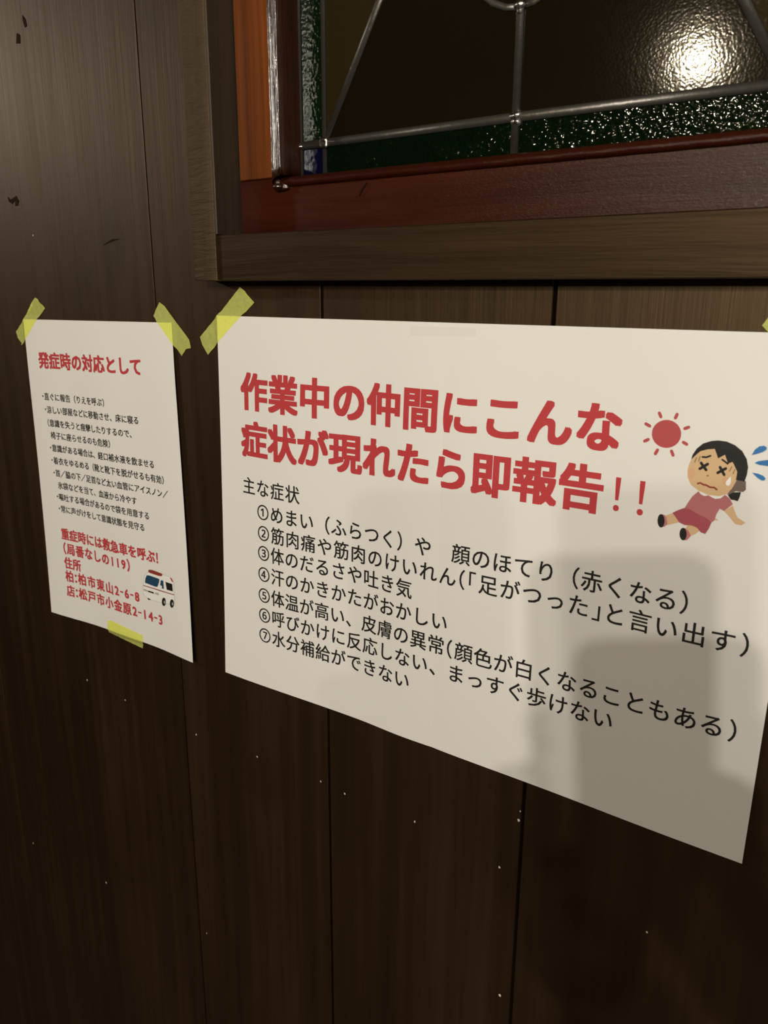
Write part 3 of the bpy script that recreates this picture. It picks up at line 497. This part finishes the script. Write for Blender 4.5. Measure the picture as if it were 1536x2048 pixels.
def cam_pt(right, down, back): return CAM_C + r*right + d*down - f*back
ph = empty('smartphone', cam_pt(-.024, .062, .0085)); tag(ph, 'dark smartphone held up in front of the poster', 'phone')
def oriented(name, bm, m, parent, smooth=False):
    me = bm_me(bm)
    for v in me.vertices: v.co = cam_pt(v.co.x, v.co.y, v.co.z)
    return link(name, me, m, parent, smooth)
GRAPH = mat('phone_graphite', (.03, .03, .035), .35, .6); SCR = mat('phone_screen', (.01, .01, .012), .1)
bm = box_bm(-.063, .015, -.018, .142, .0045, .0125)
bmesh.ops.bevel(bm, geom=[e for e in bm.edges if abs((e.verts[0].co-e.verts[1].co).z) > .004], offset=.012, segments=8, affect='EDGES', profile=.5)
oriented('phone_body', bm, GRAPH, ph)
oriented('screen', box_bm(-.060, .012, -.015, .139, .0125, .0128), SCR, ph)
bm = box_bm(-.0225, .0125, -.0145, .0215, .0022, .0045)
bmesh.ops.bevel(bm, geom=[e for e in bm.edges if abs((e.verts[0].co-e.verts[1].co).z) > .002], offset=.008, segments=6, affect='EDGES')
oriented('camera_bump', bm, GRAPH, ph)
for x, y in ((0, 0), (0, .0155), (-.0145, .0075)):
    oriented('lens', tube_bm([(x, y, .0022), (x, y, .0012)], .0060, 20), SCR, ph)
# photographer
SKINM = mat('skin', (.48, .27, .18), .55, Subsurface_Weight=.0); CLOTH = mat('dark_sweater', (.06, .06, .075), .9); TROU = mat('dark_trousers', (.025, .027, .035), .9); HAIR = mat('black_hair', (.012, .010, .009), .5); SHOE = mat('black_shoe', (.015, .014, .013), .4)
EYE = mat('eye_white', (.7, .7, .68), .3); LIP = mat('lip', (.38, .13, .11), .5)
def skin(name, verts, edges, m, parent, sub=2, root=0):
    me = bpy.data.meshes.new(name); me.from_pydata([v[0] for v in verts], edges, []); o = bpy.data.objects.new(name, me); COL.objects.link(o)
    mo = o.modifiers.new('s', 'SKIN'); mo.use_smooth_shade = True
    for i, v in enumerate(verts):
        q = me.skin_vertices[0].data[i]; q.radius = (v[1], v[2] if len(v) > 2 else v[1]); q.use_root = (i == root)
    ss = o.modifiers.new('u', 'SUBSURF'); ss.levels = sub; ss.render_levels = sub
    bpy.context.view_layer.update()
    me2 = bpy.data.meshes.new_from_object(o.evaluated_get(bpy.context.evaluated_depsgraph_get())); bpy.data.objects.remove(o)
    me2.materials.clear(); return link(name, me2, m, parent, True)
PX, PY = .90, -.86
pe = empty('person', (PX, PY, 0)); tag(pe, 'person in dark sweater and trousers standing and holding up a phone', 'person')
fw = Vector((-.60, .80, 0)).normalized(); sd_ = Vector((.80, .60, 0)).normalized()     # facing, right side
def bp(s, h, fo): return tuple(Vector((PX, PY, h)) + sd_*s + fw*fo)
sh_r, sh_l = bp(.17, 1.30, 0), bp(-.17, 1.30, 0)
wr_r = tuple(cam_pt(.022, .165, .070)); el_r = bp(.20, 1.06, .13)
el_l = bp(-.24, 1.05, .16); wr_l = tuple(cam_pt(-.062, .172, .070))
V = [(bp(0, .90, 0), .14, .11), (bp(0, 1.08, 0), .125, .10), (bp(0, 1.26, -.01), .145, .10), (bp(0, 1.36, 0), .06, .06), (bp(0, 1.43, .015), .05, .05), (bp(0, 1.50, .02), .075, .085), (bp(0, 1.57, .02), .078, .09), (bp(0, 1.63, .01), .05, .06),
     (bp(.13, 1.31, 0), .058), (sh_r, .052), (el_r, .040), (wr_r, .026), (bp(-.13, 1.31, 0), .058), (sh_l, .052), (el_l, .040), (wr_l, .026),
     (bp(.09, .84, 0), .085), (bp(.10, .46, .02), .056), (bp(.10, .09, -.01), .036), (bp(.10, .035, .09), .034), (bp(-.09, .84, 0), .085), (bp(-.10, .46, .02), .056), (bp(-.10, .09, -.01), .036), (bp(-.10, .035, .09), .034)]
E_ = [(0, 1), (1, 2), (2, 3), (3, 4), (4, 5), (5, 6), (6, 7), (2, 8), (8, 9), (9, 10), (10, 11), (2, 12), (12, 13), (13, 14), (14, 15), (0, 16), (16, 17), (17, 18), (18, 19), (0, 20), (20, 21), (21, 22), (22, 23)]
body = skin('body', V, E_, SKINM, pe)
k_ = lambda idx, g: [(V[i][0],)+tuple(x+g for x in V[i][1:]) for i in idx]
skin('sweater', k_([0, 1, 2, 8, 9, 10], .012)+[(tuple(Vector(el_r).lerp(Vector(wr_r), .8)), .040)]+k_([12, 13, 14], .012)+[(tuple(Vector(el_l).lerp(Vector(wr_l), .8)), .040)],
     [(0, 1), (1, 2), (2, 3), (3, 4), (4, 5), (5, 6), (2, 7), (7, 8), (8, 9), (9, 10)], CLOTH, pe)
skin('trousers', k_([0, 16, 17, 18, 20, 21, 22], .014), [(0, 1), (1, 2), (2, 3), (0, 4), (4, 5), (5, 6)], TROU, pe)
for s in (.10, -.10): skin('shoe', [(bp(s, .045, -.05), .040), (bp(s, .045, .05), .044), (bp(s, .040, .14), .036)], [(0, 1), (1, 2)], SHOE, pe)
hb = blob_bm((0, 0, 0), (.095, .105, .085), 2, .03)
for v in hb.verts: v.co = Vector(bp(v.co.x, 1.605+v.co.z*.9+max(0, -v.co.y)*-.35, -.012+v.co.y))
link('hair', bm_me(hb), HAIR, pe, True)
for s in (.031, -.031):
    link('eye', bm_me(blob_bm(bp(s, 1.535, .098), (.011, .011, .008), 1, 0, 2)), EYE, pe, True)
    link('ear', bm_me(blob_bm(bp(s*2.7, 1.525, .01), (.010, .014, .026), 1, .1, 2)), SKINM, pe, True)
link('nose', bm_me(blob_bm(bp(0, 1.512, .112), (.011, .014, .018), 1, 0, 2)), SKINM, pe, True)
link('mouth', bm_me(blob_bm(bp(0, 1.480, .100), (.022, .010, .006), 1, 0, 2)), LIP, pe, True)
# right hand: palm behind the phone's lower right edge, fingers round to its back, thumb on the screen side
cp = lambda a, b, c: tuple(cam_pt(a, b, c))
for name, q, wr, dd in (('right_hand', 1, wr_r, 0), ('left_hand', -1, wr_l, .006)):
    a = lambda v: v if q > 0 else -.048-v
    hand = empty(name, wr, pe)
    skin('palm', [(wr, .026), (cp(a(.010), .138+dd, .044), .032, .016), (cp(a(-.002), .108+dd, .034), .032, .014)], [(0, 1), (1, 2)], SKINM, hand)
    for dn, ln in ((.078, .62), (.096, .70), (.114, .64), (.131, .5)):
        dn += dd
        skin('finger', [(cp(a(.006), dn+.006, .030), .0105), (cp(a(.027), dn+.004, .016), .0098), (cp(a(.0265), dn+.002, -.003), .009), (cp(a(.020-.014*ln), dn, -.009), .0085), (cp(a(.018-.040*ln), dn-.002, -.007), .0075)], [(0, 1), (1, 2), (2, 3), (3, 4)], SKINM, hand, 1)
    skin('thumb', [(cp(a(.004), .118+dd, .036), .014), (cp(a(.006), .092+dd, .032), .0115), (cp(a(-.006), .070+dd, .024), .010)], [(0, 1), (1, 2)], SKINM, hand, 1)
